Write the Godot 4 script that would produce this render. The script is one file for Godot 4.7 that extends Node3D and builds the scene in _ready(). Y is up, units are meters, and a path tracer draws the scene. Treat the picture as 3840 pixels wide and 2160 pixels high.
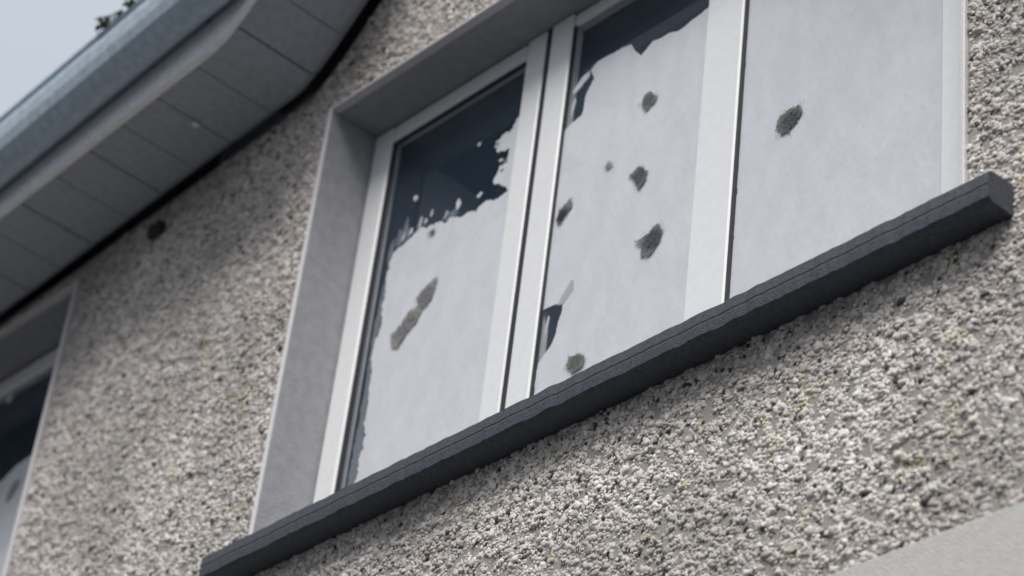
extends Node3D
# A pebbledashed house wall seen steeply from below: a wide window with torn white film, eaves and gutter at the upper left.

const B := 4.1                      # height of the main window sill above the ground
const HEAD := 1.2                   # window head above the sill
const GLASS := -0.137
const ON_GLASS := Vector2(0.015, -0.0135)    # film outlines are measured 12 mm deeper than the glass
var rng := RandomNumberGenerator.new()
var house: Node3D
var mats := {}

func _ready() -> void:
	rng.seed = 71
	# ---- camera, sky, sun, exposure ------------------------------------------------------------
	var cam := Camera3D.new()
	cam.name = "camera"
	add_child(cam)
	cam.position = Vector3(3.9217, B - 2.4696, 2.5268)
	cam.rotation = Vector3(0.60786, 0.89725, 0.12918)
	cam.near = 0.05
	cam.far = 900.0
	var lens := CameraAttributesPhysical.new()
	lens.frustum_focal_length = 104.44
	lens.frustum_focus_distance = 4.5
	lens.exposure_aperture = 3.3
	cam.attributes = lens
	cam.fov = 13.1167
	cam.current = true
	var env := Environment.new()
	env.background_mode = Environment.BG_SKY
	var sky_mat := ProceduralSkyMaterial.new()
	sky_mat.sky_top_color = Color(0.80, 0.83, 0.873)
	sky_mat.sky_horizon_color = Color(0.59, 0.61, 0.65)
	sky_mat.sky_curve = 0.5
	sky_mat.ground_bottom_color = Color(0.30, 0.30, 0.30)
	sky_mat.ground_horizon_color = Color(0.45, 0.46, 0.47)
	sky_mat.sun_angle_max = 1.0
	var sky := Sky.new()
	sky.sky_material = sky_mat
	env.sky = sky
	env.tonemap_mode = Environment.TONE_MAPPER_LINEAR
	env.tonemap_exposure = 1.12
	env.sdfgi_enabled = true
	env.ssao_enabled = true
	env.ssil_enabled = true
	var we := WorldEnvironment.new()
	we.name = "world_environment"
	we.environment = env
	add_child(we)
	var sun := DirectionalLight3D.new()
	sun.name = "sun"
	sun.light_energy = 0.98
	sun.light_angular_distance = 28.0
	sun.light_color = Color(1.0, 0.985, 0.965)
	sun.shadow_enabled = true
	add_child(sun)
	sun.look_at_from_position(Vector3(3.6, 8.6, 5.4), Vector3.ZERO, Vector3.UP)

	make_materials()
	# ---- the setting ---------------------------------------------------------------------------
	var g := begin()
	add_box(g, Vector3(-400, -0.5, -400), Vector3(400, 0, 400), 0.0)
	var ground := commit(g, "ground", mats.ground, self)
	ground.set_meta("kind", "structure")
	ground.set_meta("label", "plain dark tarmac ground below the house wall")
	ground.set_meta("category", "ground")

	# ---- the house -----------------------------------------------------------------------------
	house = Node3D.new()
	house.name = "house"
	add_child(house)
	house.set_meta("label", "grey pebbledashed house with a wide white-framed window and slate sill under the eaves")
	house.set_meta("category", "house")
	build_wall()
	build_main_window()
	build_side_window()
	build_eaves()
	build_gutter()
	build_roof()
	build_moss()

# ================================================================= materials
func noise_tex(freq: float, c0: Color, c1: Color, oct := 4, size := 512, sd := 1) -> NoiseTexture2D:
	var n := FastNoiseLite.new()
	n.noise_type = FastNoiseLite.TYPE_SIMPLEX
	n.frequency = freq
	n.fractal_octaves = oct
	n.seed = sd
	var t := NoiseTexture2D.new()
	t.width = size
	t.height = size
	t.seamless = true
	t.noise = n
	var gr := Gradient.new()
	gr.set_color(0, c0)
	gr.set_color(1, c1)
	t.color_ramp = gr
	return t

func bump_tex(freq: float, oct := 4, sd := 5, strength := 6.0) -> NoiseTexture2D:
	var n := FastNoiseLite.new()
	n.frequency = freq
	n.fractal_octaves = oct
	n.seed = sd
	var t := NoiseTexture2D.new()
	t.width = 512
	t.height = 512
	t.seamless = true
	t.as_normal_map = true
	t.bump_strength = strength
	t.noise = n
	return t

# lin: the base colour as a linear value; the texture varies it by +-vary
func mat(called: String, lin: Color, rough: float, vary := 0.0, scale := 1.0, freq := 0.02, bump := 0.0, bump_freq := 0.05, sd := 1) -> StandardMaterial3D:
	var m := StandardMaterial3D.new()
	m.resource_name = called
	m.roughness = rough
	if vary > 0.0:
		var a := Color(lin.r * (1 - vary), lin.g * (1 - vary), lin.b * (1 - vary)).linear_to_srgb()
		var b := Color(minf(lin.r * (1 + vary), 1), minf(lin.g * (1 + vary), 1), minf(lin.b * (1 + vary), 1)).linear_to_srgb()
		m.albedo_texture = noise_tex(freq, a, b, 5, 512, sd)
	else:
		m.albedo_color = lin.linear_to_srgb()
	if bump > 0.0:
		m.normal_enabled = true
		m.normal_texture = bump_tex(bump_freq, 4, sd + 9, 5.0)
		m.normal_scale = bump
	m.uv1_triplanar = true
	m.uv1_scale = Vector3.ONE * scale
	mats[called] = m
	return m

func make_materials() -> void:
	mat("ground", Color(0.048, 0.049, 0.051), 0.95, 0.3, 0.6, 0.05)
	mat("mortar", Color(0.36, 0.34, 0.32), 0.95, 0.4, 9.0, 0.05, 1.0, 0.12, 3)
	var st := StandardMaterial3D.new()
	st.roughness = 0.85
	st.vertex_color_use_as_albedo = true
	mats["stone"] = st
	mat("band", Color(0.53, 0.52, 0.505), 0.9, 0.07, 2.5, 0.03, 0.35, 0.15, 4)
	mat("bead", Color(0.62, 0.61, 0.62), 0.6, 0.12, 7.0, 0.03, 0.0, 0.0, 6)
	mat("lining", Color(0.33, 0.335, 0.355), 0.75, 0.10, 2.0, 0.02, 0.15, 0.1, 7)
	mat("frame", Color(0.78, 0.79, 0.81), 0.38, 0.03, 3.0, 0.02, 0.0, 0.0, 9)
	mat("gasket", Color(0.04, 0.04, 0.045), 0.6)
	var fm := mat("film", Color(0.645, 0.655, 0.68), 0.8, 0.055, 1.0, 0.012, 0.06, 0.05, 10)
	fm.uv1_scale = Vector3(2.0, 0.9, 1.0)
	mat("film_flap", Color(0.40, 0.40, 0.42), 0.8, 0.12, 5.0, 0.03, 0.0, 0.0, 11)
	mat("residue", Color(0.16, 0.175, 0.20), 0.7, 0.6, 9.0, 0.03, 0.0, 0.0, 12)
	mat("sill", Color(0.054, 0.062, 0.079), 0.72, 0.3, 4.5, 0.03, 0.5, 0.09, 13)
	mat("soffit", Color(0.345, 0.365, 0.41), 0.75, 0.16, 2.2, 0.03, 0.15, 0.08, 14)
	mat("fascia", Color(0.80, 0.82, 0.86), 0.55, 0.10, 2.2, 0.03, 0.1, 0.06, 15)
	mat("gutter", Color(0.39, 0.475, 0.55), 0.45, 0.22, 2.6, 0.02, 0.1, 0.06, 16)
	mat("tile", Color(0.07, 0.068, 0.07), 0.85, 0.3, 4.0, 0.04, 0.3, 0.1, 17)
	mat("moss", Color(0.065, 0.08, 0.055), 1.0, 0.5, 30.0, 0.05, 0.0, 0.0, 18)
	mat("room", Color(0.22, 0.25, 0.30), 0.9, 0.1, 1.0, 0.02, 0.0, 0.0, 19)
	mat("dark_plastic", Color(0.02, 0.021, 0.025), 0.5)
	mat("white_plastic", Color(0.75, 0.75, 0.75), 0.4)
	var gl := StandardMaterial3D.new()
	gl.transparency = BaseMaterial3D.TRANSPARENCY_ALPHA
	gl.albedo_color = Color(0.6, 0.75, 0.9, 0.05)
	gl.roughness = 0.0
	gl.metallic_specular = 0.32
	mats["glass"] = gl
	var dirt := StandardMaterial3D.new()
	dirt.roughness = 0.9
	dirt.vertex_color_use_as_albedo = true
	mats["dirt"] = dirt

# ================================================================= mesh helpers
func begin() -> SurfaceTool:
	var st := SurfaceTool.new()
	st.begin(Mesh.PRIMITIVE_TRIANGLES)
	st.set_smooth_group(-1)
	return st

func commit(st: SurfaceTool, called: String, m: Material, parent: Node) -> MeshInstance3D:
	st.generate_normals()
	var o := MeshInstance3D.new()
	o.name = called
	o.mesh = st.commit()
	o.material_override = m
	parent.add_child(o, true)
	return o

# a polygon whose outside is away from the point «inside»
func face(st: SurfaceTool, p: Array, inside: Vector3) -> void:
	var mid := Vector3.ZERO
	for q: Vector3 in p:
		mid += q
	mid /= p.size()
	var a: Vector3 = p[0]
	var b: Vector3 = p[1]
	var c: Vector3 = p[2]
	var n := (b - a).cross(c - a)
	var flip := n.dot(mid - inside) > 0.0
	for k in range(1, p.size() - 1):
		var u: Vector3 = p[k]
		var v: Vector3 = p[k + 1]
		if flip:
			st.add_vertex(a); st.add_vertex(v); st.add_vertex(u)
		else:
			st.add_vertex(a); st.add_vertex(u); st.add_vertex(v)

# a box with chamfered edges
func add_box(st: SurfaceTool, lo: Vector3, hi: Vector3, bevel := 0.0) -> void:
	var c := (lo + hi) * 0.5
	var h := (hi - lo) * 0.5
	var b := minf(bevel, minf(h.x, minf(h.y, h.z)) * 0.9)
	var at := func(s: Vector3, axis: int) -> Vector3:
		var r := h - Vector3.ONE * b
		r[axis] = h[axis]
		return c + s * r
	for axis in 3:
		var u := (axis + 1) % 3
		var w := (axis + 2) % 3
		for sgn in [-1.0, 1.0]:
			var quad := []
			for k in [[-1, -1], [1, -1], [1, 1], [-1, 1]]:
				var s := Vector3.ZERO
				s[axis] = sgn
				s[u] = k[0]
				s[w] = k[1]
				quad.append(at.call(s, axis))
			face(st, quad, c)
	if b <= 0.0:
		return
	for axis in 3:
		var u := (axis + 1) % 3
		var w := (axis + 2) % 3
		for su in [-1.0, 1.0]:
			for sw in [-1.0, 1.0]:
				var s0 := Vector3.ZERO
				s0[u] = su
				s0[w] = sw
				var s1 := s0
				s0[axis] = -1.0
				s1[axis] = 1.0
				face(st, [at.call(s0, u), at.call(s1, u), at.call(s1, w), at.call(s0, w)], c)
	for sx in [-1.0, 1.0]:
		for sy in [-1.0, 1.0]:
			for sz in [-1.0, 1.0]:
				var s := Vector3(sx, sy, sz)
				face(st, [at.call(s, 0), at.call(s, 1), at.call(s, 2)], c)

func box(called: String, lo: Vector3, hi: Vector3, bevel: float, m: Material, parent: Node) -> MeshInstance3D:
	var st := begin()
	add_box(st, lo, hi, bevel)
	return commit(st, called, m, parent)

# a flat outline in x, y given real thickness along z
func slab(called: String, outline: PackedVector2Array, z0: float, z1: float, m: Material, parent: Node) -> MeshInstance3D:
	var st := begin()
	add_slab(st, outline, z0, z1)
	return commit(st, called, m, parent)

func add_slab(st: SurfaceTool, outline: PackedVector2Array, z0: float, z1: float) -> void:
	var p := outline
	if not Geometry2D.is_polygon_clockwise(p):
		p.reverse()
	var tri := Geometry2D.triangulate_polygon(p)
	var mid := (z0 + z1) * 0.5
	for k in range(0, tri.size(), 3):
		var a := p[tri[k]]
		var b := p[tri[k + 1]]
		var c := p[tri[k + 2]]
		for z: float in [z0, z1]:
			face(st, [Vector3(a.x, a.y, z), Vector3(b.x, b.y, z), Vector3(c.x, c.y, z)], Vector3((a.x + b.x + c.x) / 3, (a.y + b.y + c.y) / 3, mid))
	for k in p.size():
		var a := p[k]
		var b := p[(k + 1) % p.size()]
		var e := (b - a).normalized()
		var out := Vector2(-e.y, e.x) * 0.001       # outside of an outline that runs clockwise
		var m2 := (a + b) * 0.5
		face(st, [Vector3(a.x, a.y, z0), Vector3(b.x, b.y, z0), Vector3(b.x, b.y, z1), Vector3(a.x, a.y, z1)], Vector3(m2.x - out.x, m2.y - out.y, mid))

func outline_mm(list: Array) -> PackedVector2Array:
	var p := PackedVector2Array()
	for k in range(0, list.size(), 2):
		p.append(Vector2(list[k], list[k + 1]) * 0.001 + ON_GLASS)
	return p

# torn edge: every side longer than «step» is split and its new points are pushed off the line
func ragged(p: PackedVector2Array, step: float, push: float, straight_right := 9.0, straight_low := -9.0) -> PackedVector2Array:
	var out := PackedVector2Array()
	for k in p.size():
		var a := p[k]
		var b := p[(k + 1) % p.size()]
		out.append(a)
		if (a.x > straight_right and b.x > straight_right) or (a.y < straight_low and b.y < straight_low):
			continue
		var n := int(a.distance_to(b) / step)
		var side := (b - a).orthogonal().normalized()
		for i in range(1, n):
			var t := (i + rng.randf_range(-0.3, 0.3)) / n
			out.append(a.lerp(b, t) + side * rng.randf_range(-push, push))
	if Geometry2D.triangulate_polygon(out).is_empty():
		return p
	return out

func blob_outline(c: Vector2, rx: float, ry: float, turn: float, n := 14, rough := 0.25) -> PackedVector2Array:
	var p := PackedVector2Array()
	for k in n:
		var a := TAU * k / n
		var r := 1.0 + rng.randf_range(-rough, rough)
		p.append(c + ON_GLASS + Vector2(cos(a) * rx, sin(a) * ry).rotated(turn) * r)
	return p

# a smudge of dirt stuck on the glass: many small flat flakes, dense in the middle and scattered round the rim
func dirt_mark(outline: PackedVector2Array, rim: Color, core: Color, parent: Node, core_shift := Vector2.ZERO) -> void:
	var c := Vector2.ZERO
	var lo := Vector2(9, 9)
	var hi := Vector2(-9, -9)
	for q in outline:
		c += q
		lo = lo.min(q)
		hi = hi.max(q)
	c /= outline.size()
	var st := begin()
	var wide := (hi - lo).length()
	var want := int(clampf(wide * 8000.0, 90, 950))
	var made := 0
	var tries := 0
	while made < want and tries < want * 14:
		tries += 1
		var p := Vector2(rng.randf_range(lo.x - 0.012, hi.x + 0.012), rng.randf_range(lo.y - 0.012, hi.y + 0.012))
		var inside := Geometry2D.is_point_in_polygon(p, outline)
		var edge := 9.0
		for k in outline.size():
			edge = minf(edge, p.distance_to(Geometry2D.get_closest_point_to_segment(p, outline[k], outline[(k + 1) % outline.size()])))
		if not inside and rng.randf() > 0.30 * exp(-edge / 0.0032):
			continue
		var near := 1.0 - clampf((p - c - core_shift).length() / (wide * 0.42), 0.0, 1.0)
		if inside and edge < 0.004 and rng.randf() < 0.25:
			continue
		var t := clampf(near * 1.7 + rng.randf_range(-0.16, 0.16), 0, 1) if inside else 0.0
		var r := rng.randf_range(0.0014, 0.0030) * (1.0 if inside else 0.6)
		var z := GLASS + 0.0006 + rng.randf_range(0.0, 0.0014)
		var turn := rng.randf() * TAU
		var col := rim.lerp(core, t)
		var pts := []
		for k in 5:
			var a := turn + TAU * k / 5.0
			pts.append(Vector3(p.x + cos(a) * r * rng.randf_range(0.7, 1.3), p.y + sin(a) * r * rng.randf_range(0.7, 1.3), z - 0.0001))
		for k in 5:
			for v: Vector3 in [Vector3(p.x, p.y, z), pts[(k + 1) % 5], pts[k]]:
				st.set_color(col)
				st.add_vertex(v)
		made += 1
	commit(st, "dirt_mark", mats.dirt, parent)

func part_root(called: String) -> Node3D:
	var n := Node3D.new()
	n.name = called
	n.position = Vector3(0, B, 0)
	house.add_child(n, true)
	return n

# ================================================================= wall
const SIDE_R := -1.059                    # right edge of the neighbouring window opening
const SIDE_L := -2.15
const SIDE_Y := -0.03                     # that window sits a little lower
const WALL_L := -3.4
const WALL_R := 4.6
const BAND := -0.58
const X1 := 1.8738                        # right edge of the main opening

func eave_y(x: float) -> float:           # underside of the eaves along the wall
	var y := 1.280 + 0.07 * (x + 0.1)
	var k := x + 0.13
	if k > 0.0:
		y += 1.12 * (k * k / (k + 0.16))
	return y

func top_y(x: float) -> float:            # top of the wall: level, then up and over the gable above the main window
	if x < 0.93:
		return minf(eave_y(x), 2.55)
	return maxf(1.27, 2.50 - (x - 0.93) * 1.2)

func build_wall() -> void:
	var wall := part_root("wall")
	var st := begin()
	var zf := -0.004
	var zb := -0.28
	# the wall in columns cut out round the two openings, each a solid block
	var cuts := [WALL_L, SIDE_L - 0.012, SIDE_R + 0.012, -0.5, -0.1, -0.012, 0.15, 0.5, 0.93, 1.4, X1 + 0.012, WALL_R]
	for k in cuts.size() - 1:
		var a: float = cuts[k]
		var b: float = cuts[k + 1]
		var m := (a + b) * 0.5
		var spans := [[-B, BAND], [BAND, 9.0]]
		if m > SIDE_L and m < SIDE_R:
			spans = [[-B, BAND], [BAND, SIDE_Y], [SIDE_Y + HEAD + 0.012, 9.0]]
		elif m > 0.0 and m < X1:
			spans = [[-B, BAND], [BAND, -0.03], [HEAD + 0.012, 9.0]]
		for s in spans:
			var ya: float = s[1] if s[1] < 5.0 else top_y(a) + 0.02
			var yb: float = s[1] if s[1] < 5.0 else top_y(b) + 0.02
			var lo: float = s[0]
			var c := Vector3(m, (lo + minf(ya, yb)) * 0.5, (zf + zb) * 0.5)
			var f := [Vector3(a, lo, zf), Vector3(b, lo, zf), Vector3(b, yb, zf), Vector3(a, ya, zf)]
			var r := [Vector3(a, lo, zb), Vector3(b, lo, zb), Vector3(b, yb, zb), Vector3(a, ya, zb)]
			face(st, f, c)
			face(st, r, c)
			for i in 4:
				var j := (i + 1) % 4
				face(st, [f[i], f[j], r[j], r[i]], c)
	commit(st, "core", mats.mortar, wall)
	# side and back walls that close the house
	box("gable_wall", Vector3(WALL_R - 0.25, -B, -6.0), Vector3(WALL_R - 0.002, 1.2, -0.285), 0.0, mats.mortar, wall)
	box("gable_wall", Vector3(WALL_L + 0.002, -B, -6.0), Vector3(WALL_L + 0.25, 1.0, -0.285), 0.0, mats.mortar, wall)
	box("back_wall", Vector3(WALL_L + 0.002, -B, -6.25), Vector3(WALL_R - 0.002, 1.0, -6.003), 0.0, mats.mortar, wall)
	# smooth rendered band under the pebbledash
	box("render_band", Vector3(WALL_L, -B, -0.003), Vector3(WALL_R, BAND, 0.004), 0.003, mats.band, wall)
	# thin corner beads round the openings
	box("corner_bead", Vector3(-0.0125, 0.0, -0.02), Vector3(-0.001, HEAD + 0.011, 0.006), 0.002, mats.bead, wall)
	box("corner_bead", Vector3(-0.0125, HEAD - 0.001, -0.018), Vector3(X1 + 0.0125, HEAD + 0.0085, 0.0055), 0.002, mats.bead, wall)
	box("corner_bead", Vector3(X1 + 0.001, 0.0, -0.02), Vector3(X1 + 0.0115, HEAD + 0.011, 0.006), 0.002, mats.bead, wall)
	box("corner_bead", Vector3(SIDE_R + 0.001, SIDE_Y - 0.4, -0.02), Vector3(SIDE_R + 0.0135, SIDE_Y + HEAD + 0.011, 0.007), 0.002, mats.bead, wall)
	box("corner_bead", Vector3(SIDE_L, SIDE_Y + HEAD - 0.001, -0.018), Vector3(SIDE_R + 0.0125, SIDE_Y + HEAD + 0.0085, 0.0055), 0.002, mats.bead, wall)
	pebbles(wall)

func pebble_mesh() -> ArrayMesh:
	var s := SphereMesh.new()
	s.radius = 1.0
	s.height = 2.0
	s.radial_segments = 8
	s.rings = 4
	var st := SurfaceTool.new()
	st.begin(Mesh.PRIMITIVE_TRIANGLES)
	var arr := s.get_mesh_arrays()
	var v: PackedVector3Array = arr[Mesh.ARRAY_VERTEX]
	var ix: PackedInt32Array = arr[Mesh.ARRAY_INDEX]
	var n := FastNoiseLite.new()
	n.seed = 5
	n.frequency = 0.9
	st.set_smooth_group(0)
	for i in ix:
		var q := v[i]
		st.add_vertex(q * (1.0 + 0.8 * n.get_noise_3dv(q * 1.5)))
	st.generate_normals()
	return st.commit()

func pebbles(wall: Node3D) -> void:
	var patch := FastNoiseLite.new()
	patch.seed = 3
	patch.frequency = 2.2
	patch.fractal_octaves = 3
	var pit := FastNoiseLite.new()
	pit.seed = 8
	pit.frequency = 26.0
	pit.fractal_octaves = 2
	var hue := FastNoiseLite.new()
	hue.seed = 21
	hue.frequency = 6.0
	var places: Array[Transform3D] = []
	var colors: Array[Color] = []
	var step := 0.0063
	var y := BAND + 0.004
	var row := 0
	while y < 1.72:
		var x := -1.62 + (0.5 * step if row % 2 else 0.0)
		while x < 2.3:
			var px := x + rng.randf_range(-0.45, 0.45) * step
			var py := y + rng.randf_range(-0.45, 0.45) * step
			x += step
			if px > -0.016 and px < X1 + 0.016 and py > -0.052 and py < HEAD + 0.014:
				continue
			if px < SIDE_R + 0.018 and py > SIDE_Y - 0.4 and py < SIDE_Y + HEAD + 0.014:
				continue
			if px > -0.075 and px < 1.958 and py > -0.05 and py < 0.004:
				continue
			if py > top_y(px) + 0.01:
				continue
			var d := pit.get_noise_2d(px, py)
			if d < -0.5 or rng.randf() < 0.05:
				continue
			var r := rng.randf_range(0.0029, 0.0054) * (1.45 if rng.randf() < 0.08 else 1.0)
			var b := Basis.from_euler(Vector3(rng.randf() * TAU, rng.randf() * TAU, rng.randf() * TAU))
			b = b.scaled(Vector3(r * rng.randf_range(0.75, 1.4), r * rng.randf_range(0.75, 1.3), r * rng.randf_range(0.5, 0.9)))
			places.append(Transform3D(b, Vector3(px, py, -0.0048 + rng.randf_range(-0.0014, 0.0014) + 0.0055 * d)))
			var k := rng.randf_range(0.78, 1.16) * (1.0 + 0.34 * patch.get_noise_2d(px, py))
			var pick := rng.randf()
			var c := Color(0.585, 0.548, 0.518)
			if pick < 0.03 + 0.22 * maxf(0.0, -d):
				c = Color(0.06, 0.055, 0.05)  # near-black stones, commoner where sunken: the shade of pits put into their colour
			elif pick < 0.16:
				c = Color(0.67, 0.655, 0.64)
			elif pick < 0.26:
				c = Color(0.43, 0.39, 0.36)
			var h := hue.get_noise_2d(px, py)
			if h > 0.42 and rng.randf() < 0.55:
				c = c * Color(1.0, 0.98, 0.82)
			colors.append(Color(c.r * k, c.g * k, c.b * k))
		y += step * 0.87
		row += 1
	var mm := MultiMesh.new()
	mm.transform_format = MultiMesh.TRANSFORM_3D
	mm.use_colors = true
	mm.mesh = pebble_mesh()
	mm.instance_count = places.size()
	for i in places.size():
		mm.set_instance_transform(i, places[i])
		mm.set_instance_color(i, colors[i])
	var o := MultiMeshInstance3D.new()
	o.name = "pebbledash"
	o.multimesh = mm
	o.material_override = mats.stone
	o.set_meta("kind", "stuff")
	wall.add_child(o, true)
	print("stones ", places.size())

# ================================================================= main window
func build_main_window() -> void:
	var w := part_root("window")
	w.set_meta("label", "wide white-framed window with torn white film in its three lights")
	var zf := -0.13
	var zb := -0.165
	var F: Material = mats.frame
	var K: Material = mats.gasket
	# linings of the reveal
	box("side_lining", Vector3(-0.010, 0.0, zb), Vector3(0.0, HEAD - 0.0015, 0.001), 0.001, mats.lining, w)
	box("side_lining", Vector3(X1, 0.0, zb), Vector3(X1 + 0.010, HEAD - 0.0015, 0.001), 0.001, mats.lining, w)
	box("head_lining", Vector3(-0.010, HEAD, zb), Vector3(X1 + 0.010, HEAD + 0.010, 0.0015), 0.001, mats.lining, w)
	# opening casement on the left, sitting proud of the fixed frame
	box("casement_stile", Vector3(0.0015, 0.01, zb), Vector3(0.0746, HEAD - 0.002, zf), 0.007, F, w)
	box("casement_stile", Vector3(0.537, 0.01, zb), Vector3(0.600, HEAD - 0.002, zf), 0.004, F, w)
	box("casement_rail", Vector3(0.0746, 1.1445, zb), Vector3(0.537, HEAD - 0.002, zf - 0.0006), 0.009, F, w)
	box("casement_rail", Vector3(0.0746, 0.01, zb), Vector3(0.537, 0.085, zf - 0.0006), 0.007, F, w)
	box("gap_shade_strip", Vector3(0.600, 0.01, zb), Vector3(0.6175, HEAD - 0.003, zf - 0.003), 0.0, mats.dark_plastic, w)  # solid strip almost flush, its near-black colour standing in for the shade of a gap
	# fixed frame round the other two lights
	box("mullion", Vector3(0.6175, 0.01, zb), Vector3(0.687, HEAD - 0.002, zf + 0.001), 0.0035, F, w)
	box("mullion", Vector3(1.112, 0.01, zb), Vector3(1.2155, HEAD - 0.002, zf + 0.001), 0.0035, F, w)
	box("frame_jamb", Vector3(1.721, 0.01, zb), Vector3(X1 - 0.0015, HEAD - 0.002, zf + 0.001), 0.006, F, w)
	box("frame_head", Vector3(0.687, 1.160, zb), Vector3(1.112, HEAD - 0.004, zf - 0.004), 0.006, F, w)
	box("frame_head", Vector3(1.2155, 1.160, zb), Vector3(1.721, HEAD - 0.004, zf - 0.004), 0.006, F, w)
	box("frame_sill", Vector3(0.687, 0.01, zb), Vector3(1.112, 0.07, zf - 0.001), 0.006, F, w)
	box("frame_sill", Vector3(1.2155, 0.01, zb), Vector3(1.721, 0.07, zf - 0.001), 0.006, F, w)
	# dark inner lining of the opening, on the room side
	inner_lining(w, 0.0, X1, -0.02, HEAD)
	# rubber gaskets against the glass
	for g in [[0.0746, 0.0835, 0.085, 1.1445], [0.687, 0.6915, 0.07, 1.16], [1.2155, 1.2225, 0.07, 1.16]]:
		box("gasket", Vector3(g[0], g[2], GLASS - 0.004), Vector3(g[1], g[3], GLASS + 0.004), 0.0, K, w)
	box("gasket", Vector3(0.0835, 1.138, GLASS - 0.004), Vector3(0.5325, 1.1445, GLASS + 0.004), 0.0, K, w)
	# panes
	for g in [[0.078, 0.535, 0.082, 1.142], [0.689, 1.110, 0.068, 1.158], [1.218, 1.720, 0.068, 1.158]]:
		var st := begin()
		var q := [Vector3(g[0], g[2], GLASS), Vector3(g[1], g[2], GLASS), Vector3(g[1], g[3], GLASS), Vector3(g[0], g[3], GLASS)]
		face(st, q, Vector3((g[0] + g[1]) * 0.5, 0.6, GLASS - 1.0))
		commit(st, "pane", mats.glass, w)
	# torn film behind the panes, one sheet to a light
	var z0 := GLASS - 0.0045
	var z1 := GLASS - 0.0022
	var left := outline_mm([540, 60, 540, 1020, 507, 1002, 497, 984, 441, 968, 453, 934, 493, 928, 493, 886, 467, 888, 452, 856, 486, 825, 506, 802, 462, 796, 428, 808, 405, 791, 370, 803, 327, 817, 300, 812, 272, 827, 234, 828, 217, 842, 189, 833, 163, 822, 137, 818, 122, 810, 113, 782, 116, 661, 120, 604, 108, 580, 113, 500, 119, 425, 126, 300, 120, 60])
	slab("film", ragged(ragged(left, 0.012, 0.006, 0.538, 0.07), 0.0032, 0.0026, 0.538, 0.07), z0, z1, mats.film, w)
	var mid := outline_mm([1115, 60, 1115, 1003, 1089, 993, 1055, 985, 1020, 978, 927, 991, 894, 969, 872, 1000, 860, 1021, 812, 1025, 758, 1029, 739, 1017, 754, 985, 740, 967, 731, 945, 729, 909, 722, 896, 680, 884, 674, 878, 674, 413, 712, 412, 736, 405, 731, 376, 722, 331, 707, 306, 680, 280, 674, 60])
	slab("film", ragged(ragged(mid, 0.014, 0.003, 1.11, 0.07), 0.005, 0.0016, 1.11, 0.07), z0, z1, mats.film, w)
	var right := outline_mm([1724, 60, 1724, 1040, 1600, 1052, 1480, 1030, 1350, 1046, 1206, 1028, 1206, 60])
	slab("film", ragged(right, 0.010, 0.0030, 1.722, 0.07), z0, z1, mats.film, w)
	# loose shreds of film by the middle light's left edge
	slab("film_shred", ragged(outline_mm([688, 985, 716, 1012, 735, 1016, 735, 1000, 712, 982, 692, 970]), 0.008, 0.002), z0, z1, mats.film, w)
	slab("film_shred", outline_mm([692, 905, 700, 950, 697, 960, 690, 940]), z0, z1, mats.film, w)
	var fl := slab("film_flap", outline_mm([718, 406, 738, 402, 764, 428, 761, 450, 753, 454, 734, 430]), z1 - 0.001, z1 + 0.0005, mats.film_flap, w)
	fl.set_meta("label", "grey flap of film curled over beside the dark tear")
	slab("film_shred", outline_mm([692, 340, 697, 385, 694, 392, 690, 362]), z0, z1, mats.film, w)
	# grey remains of film and glue along the left edge of the left light
	slab("film_residue", ragged(outline_mm([88, 90, 116, 90, 122, 300, 113, 425, 108, 500, 103, 580, 112, 604, 108, 660, 106, 780, 98, 800, 96, 700, 91, 600, 94, 450, 90, 300]), 0.008, 0.003), z0 - 0.004, z0 - 0.002, mats.residue, w)
	for q in [[118, 835, 128, 880, 140, 868, 150, 905, 162, 862, 176, 858, 168, 838, 140, 828], [190, 842, 196, 878, 206, 858, 222, 866, 230, 846, 214, 850], [452, 868, 470, 900, 492, 915, 496, 880, 480, 850], [96, 720, 100, 840, 112, 862, 118, 800, 106, 760], [280, 832, 292, 856, 310, 840, 330, 850, 342, 826, 310, 818]]:
		slab("film_residue", ragged(outline_mm(q), 0.004, 0.0022), z0 - 0.004, z0 - 0.002, mats.residue, w)
	# specks left behind in the dark upper part of the left light
	for s in [[175, 942, 6, 9], [339, 846, 6, 15], [411, 838, 8, 6], [384, 993, 5, 6], [449, 957, 8, 5], [245, 866, 3, 12], [208, 858, 3, 14], [228, 852, 4, 9], [152, 842, 3, 12], [178, 846, 4, 10], [478, 872, 6, 4], [470, 905, 7, 4], [300, 836, 3, 9]]:
		slab("film_speck", ragged(blob_outline(Vector2(s[0], s[1]) * 0.001, s[2] * 0.001, s[3] * 0.001, rng.randf_range(-0.5, 0.2), 9, 0.4), 0.003, 0.0012), z0, z1, mats.film, w)
	# dirt stuck on the panes
	var pale := Color(0.36, 0.36, 0.37)
	var soot := Color(0.075, 0.08, 0.09)
	dirt_mark(outline_mm([305, 663, 268, 651, 242, 634, 253, 611, 238, 600, 262, 590, 282, 598, 297, 613, 305, 642]), Color(0.30, 0.29, 0.30), Color(0.19, 0.185, 0.195), w)
	dirt_mark(outline_mm([256, 600, 223, 607, 197, 579, 170, 566, 180, 530, 200, 518, 225, 549, 253, 565, 265, 588]), Color(0.32, 0.31, 0.305), Color(0.20, 0.195, 0.195), w)
	dirt_mark(outline_mm([938, 847, 960, 821, 946, 807, 931, 801, 917, 826, 923, 845]), Color(0.26, 0.26, 0.27), Color(0.11, 0.115, 0.125), w)
	dirt_mark(outline_mm([928, 657, 953, 631, 948, 610, 934, 596, 915, 629, 902, 646]), Color(0.22, 0.22, 0.24), Color(0.08, 0.085, 0.10), w)
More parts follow.
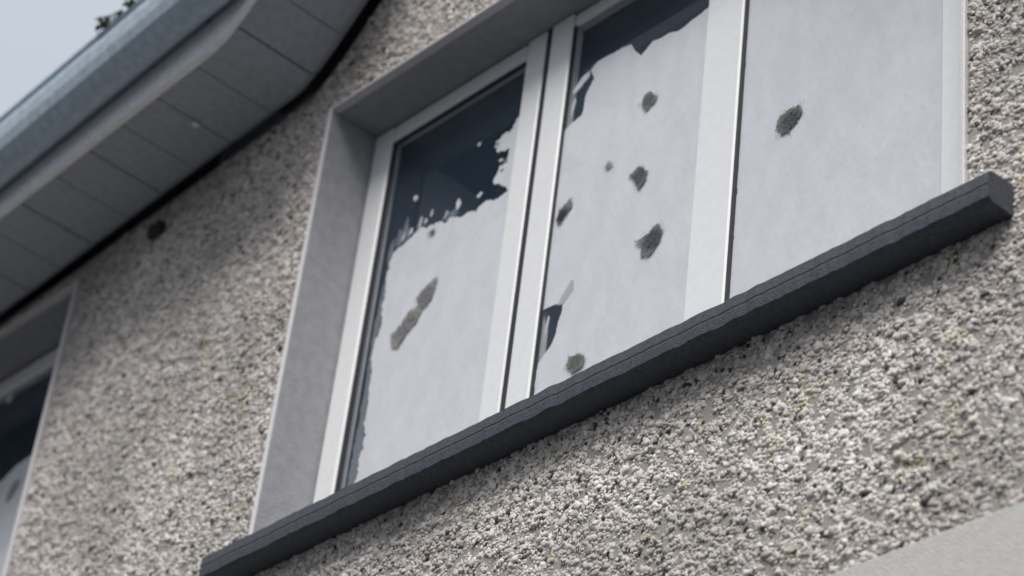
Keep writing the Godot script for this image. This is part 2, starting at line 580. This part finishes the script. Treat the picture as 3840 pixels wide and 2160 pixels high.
	dirt_mark(outline_mm([724, 672, 730, 651, 712, 636, 698, 622, 689, 633, 694, 655]), Color(0.20, 0.20, 0.22), Color(0.03, 0.03, 0.035), w, Vector2(-0.006, -0.006))
	dirt_mark(outline_mm([998, 480, 1012, 454, 1007, 434, 984, 409, 957, 418, 958, 440, 938, 462, 963, 463]), Color(0.25, 0.255, 0.27), Color(0.07, 0.075, 0.095), w, Vector2(0.010, 0.0))
	dirt_mark(outline_mm([806, 251, 823, 235, 818, 218, 792, 213, 770, 238, 776, 255]), Color(0.22, 0.23, 0.22), Color(0.12, 0.13, 0.125), w)
	dirt_mark(outline_mm([1360, 588, 1370, 567, 1355, 548, 1336, 533, 1319, 538, 1304, 562, 1313, 584, 1333, 589]), Color(0.20, 0.21, 0.21), soot, w, Vector2(0.006, -0.004))
	dirt_mark(outline_mm([833, 715, 840, 701, 830, 701, 826, 708]), pale, Color(0.22, 0.22, 0.22), w)
	dirt_mark(blob_outline(Vector2(0.262, 0.804), 0.006, 0.005, 0.0), Color(0.20, 0.21, 0.23), Color(0.07, 0.08, 0.1), w)
	# the sill: a thick slate-coloured slab with worn edges
	var st := begin()
	var n := 160
	var bumps := FastNoiseLite.new()
	bumps.seed = 4
	bumps.frequency = 24.0
	var rows := []
	for i in n + 1:
		var x := lerpf(-0.084, 1.978, float(i) / n)
		var e := 0.0032 * bumps.get_noise_2d(x, 0.0)
		var f := 0.0028 * bumps.get_noise_2d(x, 5.0)
		rows.append([Vector3(x, 0.012, -0.135), Vector3(x, 0.001 + e * 0.4, 0.052), Vector3(x, -0.004 + e * 0.5, 0.059 + f), Vector3(x, -0.026, 0.061 + f), Vector3(x, -0.029, 0.0598 + f), Vector3(x, -0.033, 0.0605 + f), Vector3(x, -0.052 + e, 0.059 + f), Vector3(x, -0.058 + e, 0.053), Vector3(x, -0.056, -0.02), Vector3(x, -0.03, -0.135)])
	for i in n:
		for k in 10:
			var k2 := (k + 1) % 10
			face(st, [rows[i][k], rows[i + 1][k], rows[i + 1][k2], rows[i][k2]], Vector3((rows[i][k] as Vector3).x, -0.027, 0.0))
	for i in [0, n]:
		face(st, rows[i], Vector3(0.9, -0.027, 0.0))
	var sill := commit(st, "sill", mats.sill, w)
	sill.set_meta("label", "thick dark slate-coloured window sill with worn edges")
	room(w, -0.05, X1 + 0.05, 0.0, HEAD + 0.3)

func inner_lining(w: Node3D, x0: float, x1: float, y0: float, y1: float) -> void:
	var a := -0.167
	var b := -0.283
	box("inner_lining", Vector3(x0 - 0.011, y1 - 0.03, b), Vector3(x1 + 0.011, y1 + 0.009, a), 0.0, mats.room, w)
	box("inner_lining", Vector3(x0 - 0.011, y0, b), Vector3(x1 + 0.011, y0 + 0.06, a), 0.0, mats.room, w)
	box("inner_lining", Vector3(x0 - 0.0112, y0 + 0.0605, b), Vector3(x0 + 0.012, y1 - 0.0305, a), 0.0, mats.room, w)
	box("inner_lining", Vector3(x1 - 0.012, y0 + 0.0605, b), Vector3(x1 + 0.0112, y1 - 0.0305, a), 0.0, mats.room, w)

# the dark room behind a window
func room(parent: Node, x0: float, x1: float, y0: float, y1: float) -> void:
	var st := begin()
	var zb := -3.2
	var lo := y0 - 0.9
	var hi := y1 + 0.7
	var a := x0 - 0.35
	var b := x1 + 0.35
	add_box(st, Vector3(a, lo - 0.1, zb), Vector3(b, lo, -0.285), 0.0)
	add_box(st, Vector3(a, hi, zb), Vector3(b, hi + 0.1, -0.285), 0.0)
	add_box(st, Vector3(a - 0.1, lo - 0.1, zb), Vector3(a - 0.001, hi + 0.1, -0.285), 0.0)
	add_box(st, Vector3(b + 0.001, lo - 0.1, zb), Vector3(b + 0.1, hi + 0.1, -0.285), 0.0)
	add_box(st, Vector3(a - 0.1, lo - 0.1, zb - 0.1), Vector3(b + 0.1, hi + 0.1, zb - 0.001), 0.0)
	commit(st, "room", mats.room, parent)

# ================================================================= neighbouring window, cut by the left edge of the photograph
func build_side_window() -> void:
	var w := part_root("window")
	w.set_meta("label", "dark window at the left edge with pale film below")
	w.position.y += SIDE_Y
	var zf := -0.13
	var zb := -0.165
	var F: Material = mats.frame
	box("side_lining", Vector3(SIDE_L - 0.010, -0.4, zb), Vector3(SIDE_L, HEAD - 0.0015, 0.001), 0.001, mats.lining, w)
	box("side_lining", Vector3(SIDE_R, -0.4, zb), Vector3(SIDE_R + 0.010, HEAD - 0.0015, 0.001), 0.001, mats.lining, w)
	box("head_lining", Vector3(SIDE_L - 0.010, HEAD, zb), Vector3(SIDE_R + 0.010, HEAD + 0.010, 0.0015), 0.001, mats.lining, w)
	box("frame_jamb", Vector3(SIDE_L + 0.0015, -0.38, zb), Vector3(SIDE_L + 0.075, HEAD - 0.002, zf), 0.007, F, w)
	box("frame_jamb", Vector3(SIDE_R - 0.075, -0.38, zb), Vector3(SIDE_R - 0.0015, HEAD - 0.002, zf), 0.007, F, w)
	box("frame_head", Vector3(SIDE_L + 0.075, 1.136, zb), Vector3(SIDE_R - 0.075, 1.190, zf - 0.001), 0.008, F, w)
	box("head_packing", Vector3(SIDE_L + 0.075, 1.190, zb), Vector3(SIDE_R - 0.075, HEAD - 0.001, zf - 0.02), 0.0, mats.gasket, w)
	box("frame_sill", Vector3(SIDE_L + 0.075, -0.38, zb), Vector3(SIDE_R - 0.075, -0.30, zf - 0.001), 0.007, F, w)
	var st := begin()
	face(st, [Vector3(SIDE_L + 0.07, -0.31, GLASS), Vector3(SIDE_R - 0.07, -0.31, GLASS), Vector3(SIDE_R - 0.07, 1.14, GLASS), Vector3(SIDE_L + 0.07, 1.14, GLASS)], Vector3(-1.6, 0.5, -2.0))
	commit(st, "pane", mats.glass, w)
	var z0 := GLASS - 0.0045
	var z1 := GLASS - 0.0022
	var film := outline_mm([-1128, -310, -1128, 880, -1240, 872, -1348, 866, -1395, 862, -1449, 852, -1499, 830, -1600, 838, -1800, 800, -2082, 830, -2082, -310])
	slab("film", ragged(film, 0.010, 0.006, -1.13, -0.3), z0, z1, mats.film, w)
	slab("film_speck", blob_outline(Vector2(-1.575, 1.125), 0.017, 0.012, 0.6, 10, 0.25), z0, z1, mats.film, w)
	dirt_mark(blob_outline(Vector2(-1.415, 0.775), 0.014, 0.03, -0.55), Color(0.42, 0.41, 0.43), Color(0.30, 0.29, 0.31), w)
	inner_lining(w, SIDE_L, SIDE_R, -0.37, HEAD)
	room(w, SIDE_L + 0.36, SIDE_R - 0.36, -0.3, HEAD + 0.1)

# ================================================================= eaves, gutter, roof
func build_eaves() -> void:
	var e := part_root("eaves")
	# boards of the soffit, laid from the fascia, stopped short of the wall so an added gap makes the shadow there; first level, then up the rake of the gable
	var cuts := [-3.0, -2.7, -2.4, -2.1, -1.8, -1.52, -1.235, -0.945, -0.648, -0.365, -0.055]
	var x := -0.055
	while x < 0.9:
		x += 0.18
		cuts.append(x)
	var halves := []
	for k in cuts.size() - 1:
		halves.append(cuts[k])
		halves.append((cuts[k] + cuts[k + 1]) * 0.5 + rng.randf_range(-0.006, 0.006))
	cuts = halves
	for k in cuts.size() - 1:
		var half := 0.003 if k % 2 else 0.0016
		var a: float = cuts[k] + (0.0016 if k % 2 else 0.003)
		var b: float = cuts[k + 1] - half
		var st := begin()
		var n := 5
		var lift := rng.randf_range(0.0, 0.003)
		var row := []
		for i in n + 1:
			var u := lerpf(a, b, float(i) / n)
			var y := eave_y(u) + lift
			row.append([Vector3(u, y + 0.012, 0.030), Vector3(u, y, 0.048), Vector3(u, y, 0.270), Vector3(u, y + 0.012, 0.270), Vector3(u, y + 0.016, 0.030)])
		for i in n:
			var c := Vector3((row[i][0] as Vector3).x, (row[i][0] as Vector3).y + 0.005, 0.16)
			for j in 5:
				var j2 := (j + 1) % 5
				face(st, [row[i][j], row[i + 1][j], row[i + 1][j2], row[i][j2]], c)
		for i in [0, n]:
			face(st, row[i], Vector3((a + b) * 0.5, eave_y((a + b) * 0.5), 0.13))
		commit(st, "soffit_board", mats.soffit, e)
	# backing that keeps the joints between the boards dark
	var bk := begin()
	var prev := []
	var xs := []
	for i in 61:
		xs.append(lerpf(-3.0, 0.92, i / 60.0))
	for u: float in xs:
		var y := eave_y(u) + 0.13
		var cur := [Vector3(u, y, -0.004), Vector3(u, y, 0.268), Vector3(u, y + 0.02, 0.268), Vector3(u, y + 0.02, -0.004)]
		if prev:
			for j in 4:
				var j2 := (j + 1) % 4
				face(bk, [prev[j], cur[j], cur[j2], prev[j2]], Vector3(u, y + 0.01, 0.13))
		prev = cur
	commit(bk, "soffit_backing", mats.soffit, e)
	# fascia board along the eaves, carried on up the rake as the barge board
	strip("fascia", -3.0, -0.131, 26, e)
	strip("barge_board", -0.130, 0.93, 26, e)
	var cap := begin()
	add_box(cap, Vector3(-0.368, 1.2445, 0.142), Vector3(-0.354, 1.256, 0.160), 0.004)
	commit(cap, "screw_cap", mats.white_plastic, e)
	# small dark vent hood on the wall just under the boards
	var v := begin()
	add_box(v, Vector3(-0.722, 1.150, -0.004), Vector3(-0.668, 1.190, 0.020), 0.006)
	commit(v, "vent_hood", mats.dark_plastic, e)

func strip(called: String, a: float, b: float, n: int, parent: Node) -> void:
	var st := begin()
	var prev := []
	for i in n + 1:
		var u := lerpf(a, b, float(i) / n)
		var y := eave_y(u)
		var lo := y - 0.012
		var cur := [Vector3(u, lo + 0.003, 0.2725), Vector3(u, lo, 0.276), Vector3(u, lo, 0.291), Vector3(u, lo + 0.003, 0.294), Vector3(u, y + 0.20, 0.294), Vector3(u, y + 0.20, 0.2725)]
		if prev:
			for j in 6:
				var j2 := (j + 1) % 6
				face(st, [prev[j], cur[j], cur[j2], prev[j2]], Vector3(u, y + 0.09, 0.283))
		else:
			face(st, cur, Vector3(u + 0.1, y + 0.05, 0.283))
		prev = cur
	face(st, prev, Vector3(b - 0.1, eave_y(b), 0.283))
	commit(st, called, mats.fascia, parent)

func gutter_y(x: float) -> float:          # height of the gutter's front lip
	return 1.437 + 0.095 * (x + 0.5)

func build_gutter() -> void:
	var g := part_root("gutter")
	g.set_meta("label", "long blue-grey rain gutter along the eaves")
	var st := begin()
	var ring := []
	# outer skin: down the back, round the bottom, up the front, then the leaning top flange with its rolled lip
	var prof := [[0.296, -0.004], [0.297, -0.085], [0.306, -0.118], [0.324, -0.138], [0.348, -0.145], [0.374, -0.137], [0.394, -0.117], [0.405, -0.090], [0.410, -0.062], [0.411, -0.046], [0.404, -0.040], [0.399, -0.020], [0.395, -0.006], [0.402, -0.005], [0.404, 0.001], [0.400, 0.005], [0.393, 0.004]]
	for q in prof:
		ring.append(Vector2(q[0], q[1]))
	# inner skin
	for q in [[0.391, -0.008], [0.400, -0.044], [0.406, -0.062], [0.401, -0.088], [0.390, -0.113], [0.372, -0.132], [0.348, -0.140], [0.326, -0.133], [0.310, -0.115], [0.301, -0.085], [0.300, -0.004]]:
		ring.append(Vector2(q[0], q[1]))
	var prev := []
	var n := 40
	for i in n + 1:
		var x := lerpf(-3.0, 0.16, float(i) / n)
		var cur := []
		for q: Vector2 in ring:
			cur.append(Vector3(x, gutter_y(x) + q.y, q.x))
		if prev:
			for j in ring.size():
				var j2 := (j + 1) % ring.size()
				var inner := j >= 17
				var mid: Vector3 = (prev[j] + cur[j2]) * 0.5
				var core := Vector3(mid.x, gutter_y(x) - 0.03, 0.353)
				face(st, [prev[j], cur[j], cur[j2], prev[j2]], core if not inner else mid * 2.0 - core)
		prev = cur
	commit(st, "channel", mats.gutter, g)
	# end cap
	var cap := begin()
	var poly := []
	for q in prof.slice(0, 13):
		poly.append(Vector3(0.163, gutter_y(0.16) + q[1], q[0]))
	face(cap, poly, Vector3(-1, 1.4, 0.353))
	commit(cap, "end_cap", mats.gutter, g)

func build_roof() -> void:
	var rf := part_root("roof")
	# the main slope rises from above the gutter towards the back, in courses of tiles
	for k in 12:
		var z := 0.33 - k * 0.26
		var y := 1.45 + k * 0.20
		var st := begin()
		var a := Vector3(WALL_L, y - 0.14 if k > 0 else y - 0.15, z)
		var q := [Vector3(WALL_L, a.y, z), Vector3(-0.10, a.y + 0.10, z), Vector3(-0.10, a.y + 0.34, z - 0.30), Vector3(WALL_L, a.y + 0.24, z - 0.30)]
		var up := Vector3(0, 0.018, 0.012)
		var c: Vector3 = (q[0] + q[2]) * 0.5 + up * 0.5
		var t := []
		for p: Vector3 in q:
			t.append(p + up)
		face(st, q, c)
		face(st, t, c)
		for i in 4:
			var j := (i + 1) % 4
			face(st, [q[i], q[j], t[j], t[i]], c)
		commit(st, "tile_course", mats.tile, rf)
	# the small gable roof over the main window
	for side in [-1.0, 1.0]:
		var st := begin()
		var q := []
		for p in [[0.0, 2.62], [1.08, 1.36]]:
			for z: float in [0.31, -3.0]:
				q.append(Vector3(0.93 + side * p[0] * 1.0, p[1], z))
		var quad := [q[0], q[1], q[3], q[2]]
		var up := Vector3(0, 0.05, 0)
		var c: Vector3 = (q[0] + q[3]) * 0.5 + up * 0.5
		var t := []
		for p: Vector3 in quad:
			t.append(p + up)
		face(st, quad, c)
		face(st, t, c)
		for i in 4:
			var j := (i + 1) % 4
			face(st, [quad[i], quad[j], t[j], t[i]], c)
		commit(st, "gable_slope", mats.tile, rf)

# ================================================================= moss on the gutter
func build_moss() -> void:
	var spots := [[-0.452, 0.022, "dark moss clump, largest on the gutter lip, against the pale sky"], [-0.395, 0.013, "small dark moss clump just right of the largest on the gutter lip"], [-0.345, 0.017, "dark moss clump on the gutter lip nearest the top edge of the picture"]]
	for s in spots:
		var st := SurfaceTool.new()
		st.begin(Mesh.PRIMITIVE_TRIANGLES)
		st.set_smooth_group(-1)
		for k in 90:
			var d := Vector3(rng.randfn(0, 0.6), absf(rng.randfn(0, 0.34)), rng.randfn(0, 0.4)) * float(s[1])
			var r := float(s[1]) * rng.randf_range(0.13, 0.27)
			var b := Basis.from_euler(Vector3(rng.randf() * TAU, rng.randf() * TAU, 0))
			add_tuft(st, d, b, r)
		var o := commit(st, "moss_clump", mats.moss, self)
		o.position = Vector3(s[0], B + gutter_y(s[0]) + 0.004, 0.405)
		o.set_meta("label", s[2])
		o.set_meta("category", "moss")
		o.set_meta("group", "moss clumps on the gutter lip")

func add_tuft(st: SurfaceTool, at: Vector3, b: Basis, r: float) -> void:
	var p := [b * Vector3(r, 0, 0), b * Vector3(-r, 0, 0), b * Vector3(0, r * 1.4, 0), b * Vector3(0, -r, 0), b * Vector3(0, 0, r), b * Vector3(0, 0, -r)]
	for t in [[0, 2, 4], [2, 1, 4], [1, 3, 4], [3, 0, 4], [2, 0, 5], [1, 2, 5], [3, 1, 5], [0, 3, 5]]:
		face(st, [at + p[t[0]], at + p[t[1]], at + p[t[2]]], at)
